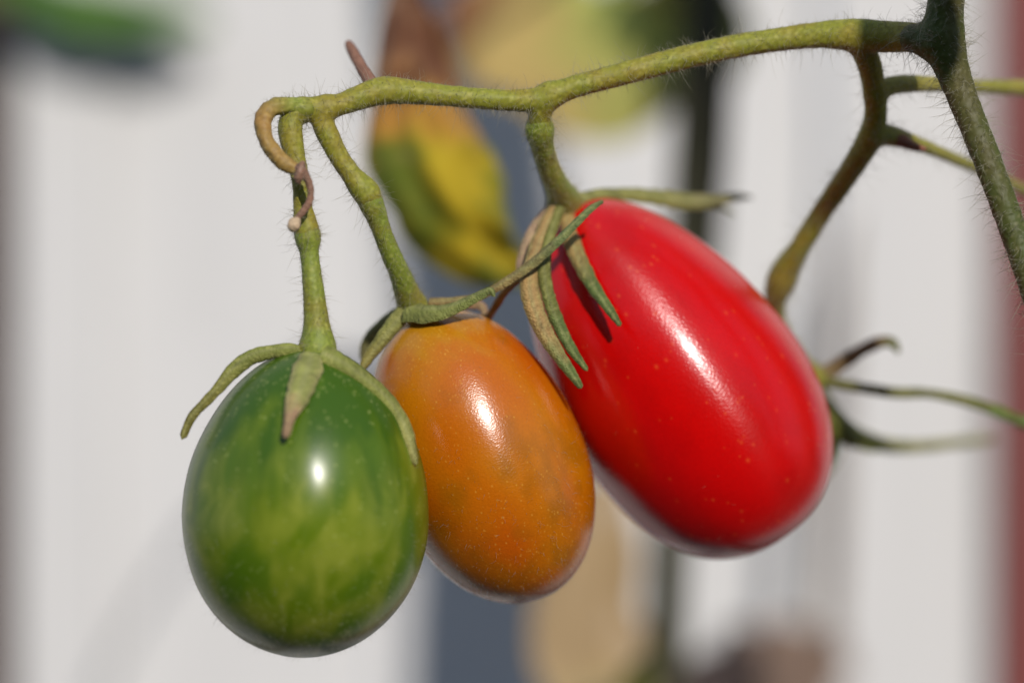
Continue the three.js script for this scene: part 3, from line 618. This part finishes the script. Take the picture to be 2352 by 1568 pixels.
// ---------------------------------------------------------------- the truss that carries them
{
  const o = at(2180, 40, -3);
  const truss = thing('tomato_truss', 'hairy green branching stalk that carries the hanging tomatoes', 'stalk', o);
  const stem = stalk([chain([[2205, -700, 2, 105], [2190, -300, 0, 96], [2180, -60, -2, 84], [2172, 20, -3, 86], [2168, 85, -3.5, 100], [2190, 165, -3.6, 78], [2226, 260, -3.4, 68], [2262, 350, -3, 66], [2300, 450, -2.5, 64], [2340, 560, -2, 64], [2385, 690, -1.5, 66], [2520, 1100, 2, 72], [2620, 1500, 6, 80]], 0.6), chain([[2100, 88, -5, 66], [2150, 95, -4, 90]], 0.5)], {
    origin: o, cell: 0.22 * MM, rough: 0.07 * MM, freq: 2000, blend: 1.4 * MM,
    color: (x, y, z) => { const n = fbm(x * 180, y * 90, z * 180, 3), f = noise(x * 2300, y * 2300, z * 2300); let c = mix([0.06, 0.08, 0.013], [0.09, 0.08, 0.024], sstep(-0.1, 0.35, n)); c = mix(c, [0.2, 0.18, 0.08], 0.5 * sstep(0.3, 0.6, f)); return c; },
  });
  const mainMat = stemMat.clone(); mainMat.sheen = 0;
  const ms = part('main_stem', stem, mainMat, truss, { label: 'thick dark grey green main stem with pale hairs' });
  const near = (p) => p.y + o.y < CAM.y + 0.04 && p.y + o.y > CAM.y - 0.04;
  part('hairs', hairs(stem, 5200, 0.25, 2.6, 0.024, { power: 2.2, lean: 0.7, filter: near }), hairMat, ms, { kind: 'stuff' });
  const rach = [
    chain([[2160, 90, -4, 60], [2110, 86, -5.5, 66], [2040, 84, -7.5, 72], [1960, 80, -8.5, 74], [1880, 80, -9, 60], [1780, 92, -9.2, 54], [1680, 108, -9, 54], [1580, 130, -8.6, 54], [1480, 156, -8.2, 54], [1390, 180, -7.8, 52], [1310, 202, -7.5, 52], [1250, 226, -7.4, 56], [1180, 230, -7, 50], [1100, 226, -6.6, 48], [1010, 218, -6.2, 50], [930, 210, -5.8, 58], [880, 208, -5.4, 66], [830, 222, -5, 58], [780, 240, -4.4, 50], [720, 248, -3.8, 52], [680, 256, -3.2, 56]], 0.5),
    chain([[1262, 216, -7.4, 60], [1244, 245, -7.8, 56], [1240, 285, -8.6, 54], [1240, 296, -9, 64]], 0.4),
    chain([[690, 252, -3.4, 54], [668, 275, -3, 54], [668, 315, -2.8, 56], [680, 365, -2.6, 44], [690, 420, -2.4, 40], [694, 470, -2.3, 42], [700, 505, -2.2, 52], [704, 530, -2.2, 60], [706, 540, -2.2, 54]], 0.4),
    chain([[752, 246, -4.2, 56], [740, 275, -4.1, 52], [758, 320, -4.2, 50], [782, 365, -4.4, 46], [806, 400, -4.6, 48], [826, 425, -4.8, 58], [842, 444, -5, 64], [850, 458, -5.1, 54]], 0.4),
    chain([[1975, 95, -8.6, 60], [1995, 140, -10, 56], [2008, 200, -12, 52], [2012, 260, -14, 52], [2002, 310, -16, 58], [1965, 375, -18, 52], [1915, 448, -21, 48], [1870, 515, -24, 46], [1835, 572, -26, 48], [1808, 615, -28, 62], [1795, 645, -29, 68], [1784, 676, -30, 54], [1782, 720, -32, 42], [1800, 770, -35, 42], [1845, 840, -38, 46], [1870, 870, -39, 56], [1876, 890, -40, 40]], 0.5),
    chain([[2012, 212, -12.4, 46], [2050, 196, -13.5, 42], [2100, 192, -16, 40], [2160, 194, -19, 32], [2250, 198, -24, 30], [2352, 202, -29, 36], [2500, 220, -36, 40]], 0.6),
    chain([[2006, 306, -15.6, 50], [2050, 312, -17, 46], [2095, 326, -19, 36], [2150, 346, -22, 28], [2210, 372, -26, 26], [2270, 396, -30, 24], [2380, 450, -38, 22]], 0.6),
    chain([[2060, 318, -16.6, 26], [2100, 336, -17, 22], [2125, 342, -17, 12]], 0.4),
  ];
  const green = stemColor([0.235, 0.24, 0.026], [0.26, 0.21, 0.026], [0.37, 0.33, 0.08]), yellow = stemColor([0.26, 0.25, 0.04], [0.3, 0.26, 0.05], [0.36, 0.3, 0.09]);
  const rg = stalk(rach, {
    origin: o, cell: 0.21 * MM, blend: 0.9 * MM, rough: 0.06 * MM, freq: 2000,
    color: (x, y, z, ci, t) => {
      if (ci === 1) return mix(green(x, y, z), [0.4, 0.28, 0.1], sstep(0.78, 0.9, t));
      if (ci === 4) return green(x, y, z);
      if (ci === 7) return [0.24, 0.09, 0.05];
      return ci > 4 ? yellow(x, y, z) : green(x, y, z);
    },
  });
  const rc = part('truss_stalk', rg, stemMat, truss);
  part('hairs', hairs(rg, 6000, 0.2, 2.2, 0.017, { power: 2.6, lean: 0.55 }), hairMat, rc, { kind: 'stuff' });
  part('fine_hairs', hairs(rg, 16000, 0.08, 0.4, 0.012, { power: 1.4, lean: 0.6 }), hairMat, rc, { kind: 'stuff' });
  // withered tip that loops over and hangs in front of the first pedicel
  const tip = stalk([chain([[700, 250, -3, 46], [664, 244, -2.4, 42], [630, 246, -1.6, 42], [606, 268, -0.9, 42], [606, 310, -0.3, 38], [628, 350, 0.2, 36], [656, 376, 0.6, 36], [684, 392, 0.8, 28]], 0.35)], {
    origin: o, cell: 0.17 * MM, rough: 0.13 * MM, freq: 1300, color: (x, y, z, ci, t) => mix(greenStem(x, y, z), stemColor([0.3, 0.19, 0.05], [0.34, 0.18, 0.05], [0.4, 0.28, 0.1])(x, y, z), sstep(0.05, 0.4, t)),
  });
  const wt = part('withered_tip', tip, stemMat, truss, { label: 'yellow brown withered tip looping over' });
  part('hairs', hairs(tip, 420, 0.15, 1.3, 0.013, { power: 3 }), hairMat, wt, { kind: 'stuff' });
  const threadG = stalk([chain([[676, 386, 0.8, 24], [692, 392, 1, 26], [706, 412, 1.1, 18], [713, 436, 1.1, 17], [710, 462, 1.1, 17], [698, 482, 1.2, 18], [684, 500, 1.4, 14], [678, 510, 1.5, 10]], 0.25), chain([[690, 380, 1.4, 12], [688, 396, 1.6, 22], [684, 410, 1.6, 20], [688, 420, 1.5, 8]], 0.25), chain([[692, 388, 1, 14], [694, 374, 1.5, 12], [688, 392, 1.7, 12]], 0.25)], {
    origin: o, cell: 0.13 * MM, rough: 0.09 * MM, freq: 3200, blend: 0.4 * MM, color: stemColor([0.2, 0.11, 0.07], [0.26, 0.13, 0.08], [0.33, 0.24, 0.2]),
  });
  const th = part('dried_thread', threadG, dryMat, truss, { label: 'shrivelled brown thread ending in a pale bud scar' });
  part('hairs', hairs(threadG, 160, 0.15, 0.9, 0.012), hairMat, th, { kind: 'stuff' });
  part('bud_scar', stalk([chain([[680, 508, 1.5, 22], [674, 516, 1.8, 30], [670, 524, 1.8, 18]], 0.25)], { origin: o, cell: 0.13 * MM, rough: 0.08 * MM, freq: 3000, color: stemColor([0.5, 0.36, 0.22], [0.56, 0.42, 0.28], [0.34, 0.2, 0.1]) }), dryMat, th);
  part('dried_stub', stalk([chain([[868, 214, -7, 30], [846, 182, -10, 30], [826, 148, -13, 27], [806, 112, -16, 25], [800, 100, -17, 18]], 0.4)], { origin: o, cell: 0.2 * MM, rough: 0.06 * MM, color: stemColor([0.22, 0.1, 0.06], [0.27, 0.13, 0.08], [0.3, 0.2, 0.13]) }), dryMat, truss, { label: 'short rust brown dried stub' });
}
// ---- young tomato behind the red one, its sepals sticking out
{
  const f = Fruit(1800, 985, -49, 0.6, 150, 130, 0.05, 0, 0.5);
  const sc = 1;
  tomato('young_tomato', 'young fruit behind the red tomato with long sprawling sepals sticking out', f, greenMat, 0.01, [
    [[1868, 868, -39, 50], [1864, 880, -41, 56], [1850, 896, -43, 40]],
  ], [
    [[[1866, 872, -39, 46], [1900, 856, -39, 42], [1945, 828, -38, 34], [1990, 800, -37, 28], [2030, 784, -36, 26], [2052, 788, -36, 24], [2066, 812, -36, 10]], sepalColor([0.2, 0.12, 0.06], [0.12, 0.13, 0.04], 0.6, 0.85), { thick: 0.4 }],
    [[[1872, 872, -39, 30], [1920, 880, -38, 24], [1990, 892, -37, 26], [2060, 902, -37, 26], [2130, 903, -38, 22], [2210, 918, -38, 24], [2290, 944, -37, 28], [2360, 972, -36, 30], [2450, 1005, -36, 12]], sepalColor([0.13, 0.13, 0.025], [0.11, 0.19, 0.04], 0.6, 0.9), { thick: 0.6 }],
    [[[1870, 880, -41, 40], [1905, 925, -42, 72], [1945, 968, -44, 84], [1990, 998, -47, 62], [2040, 1013, -50, 44], [2110, 1018, -55, 34], [2190, 1012, -61, 28], [2250, 1006, -66, 26], [2285, 1006, -69, 10]], sepalColor([0.12, 0.13, 0.02], [0.24, 0.22, 0.09], 0.35, 0.7), { thick: 0.16, curl: 0.35, normal: V(0.2, 0.5, 0.8) }],
    [[[1862, 878, -42, 40], [1850, 920, -46, 40], [1850, 960, -50, 20]], sepalColor([0.13, 0.14, 0.03], [0.2, 0.15, 0.05], 0.4, 0.9)],
  ], { hairs: 60 });
}
// ---- leaf above the picture that shades the branching stalk behind
{
  const o = at(2202, -620, 1);
  const l = thing('overhanging_leaf', 'dark green leaf hanging above and shading the branching stalk', 'leaf', o);
  const spine = [[2060, 60, -8], [2015, 130, -11], [2010, 250, -14], [1960, 380, -19], [1885, 490, -24], [1845, 560, -27]].map((p, k) => at(...p).addScaledVector(SUN, 150 * MM));
  part('leaf', leaf(spine, { origin: o, width: (t) => 3.6 * MM * Math.pow(Math.sin(Math.PI * clamp(0.2 + 0.74 * t)), 0.5), normal: SUN, fold: 0.1, color: (t, x, q) => mix(C.dgreen, [0.07, 0.15, 0.02], 0.5 + fbm(q.x * 100, q.y * 100, q.z * 100, 2)) }), leafMat, l);
  const a = spine[0], end = at(2202, -620, 1);
  const curve = new THREE.QuadraticBezierCurve3(spine[0].clone(), a.clone().add(V(0, 0.02, 0.0)), end), g = new THREE.TubeGeometry(curve, 30, 0.9 * MM, 10);
  g.translate(-o.x, -o.y, -o.z);
  part('petiole', g, new THREE.MeshStandardMaterial({ color: new THREE.Color(0.16, 0.2, 0.05), roughness: 0.6 }), l);
}
// ---- unseen hedge added behind the camera to cut sky reflections on the shiny fruit
{
  const hedge = thing('added_hedge', 'dense dark green hedge added out of view to cut sky reflections on the fruit', 'hedge', V(0, 0, 2.6));
  const g = new THREE.BoxGeometry(7, 1.6, 0.7, 70, 18, 8); g.translate(0, 0.8, 0);
  const P = g.attributes.position;
  for (let i = 0; i < P.count; i++) {
    const x = P.getX(i), y = P.getY(i), z = P.getZ(i), n = fbm(x * 2.2, y * 2.2, z * 2.2, 3);
    P.setXYZ(i, x + 0.12 * noise(x * 3, y * 3, 7), Math.max(0, y + 0.22 * n * (y / 1.6)), z * (1 + 0.7 * n));
  }
  g.computeVertexNormals();
  part('body', g, new THREE.MeshStandardMaterial({ color: new THREE.Color(0.07, 0.11, 0.03), roughness: 0.9 }), hedge);
  const one = new THREE.PlaneGeometry(0.05, 0.085, 2, 2), q = one.attributes.position;
  for (let i = 0; i < q.count; i++) { const x = q.getX(i), y = q.getY(i); q.setXYZ(i, x * (1 - Math.abs(y) / 0.0425 * 0.8), y, -Math.abs(x) * 0.4); }
  one.computeVertexNormals();
  const n = 9000, leaves = new THREE.InstancedMesh(one, new THREE.MeshPhysicalMaterial({ color: new THREE.Color(0.07, 0.11, 0.03), roughness: 0.7, side: THREE.DoubleSide }), n), m = new THREE.Object3D();
  for (let i = 0; i < n; i++) {
    const k = Math.floor(rnd() * P.count);
    m.position.set(P.getX(k) + R(-0.06, 0.06), P.getY(k) + R(-0.05, 0.07), P.getZ(k) + R(-0.07, 0.07));
    m.rotation.set(R(0, 6.3), R(0, 6.3), R(0, 6.3)); m.updateMatrix(); leaves.setMatrixAt(i, m.matrix);
  }
  leaves.name = 'leaves'; leaves.userData.kind = 'stuff'; shadowed(leaves); hedge.add(leaves);
}
renderer.render(scene, camera);
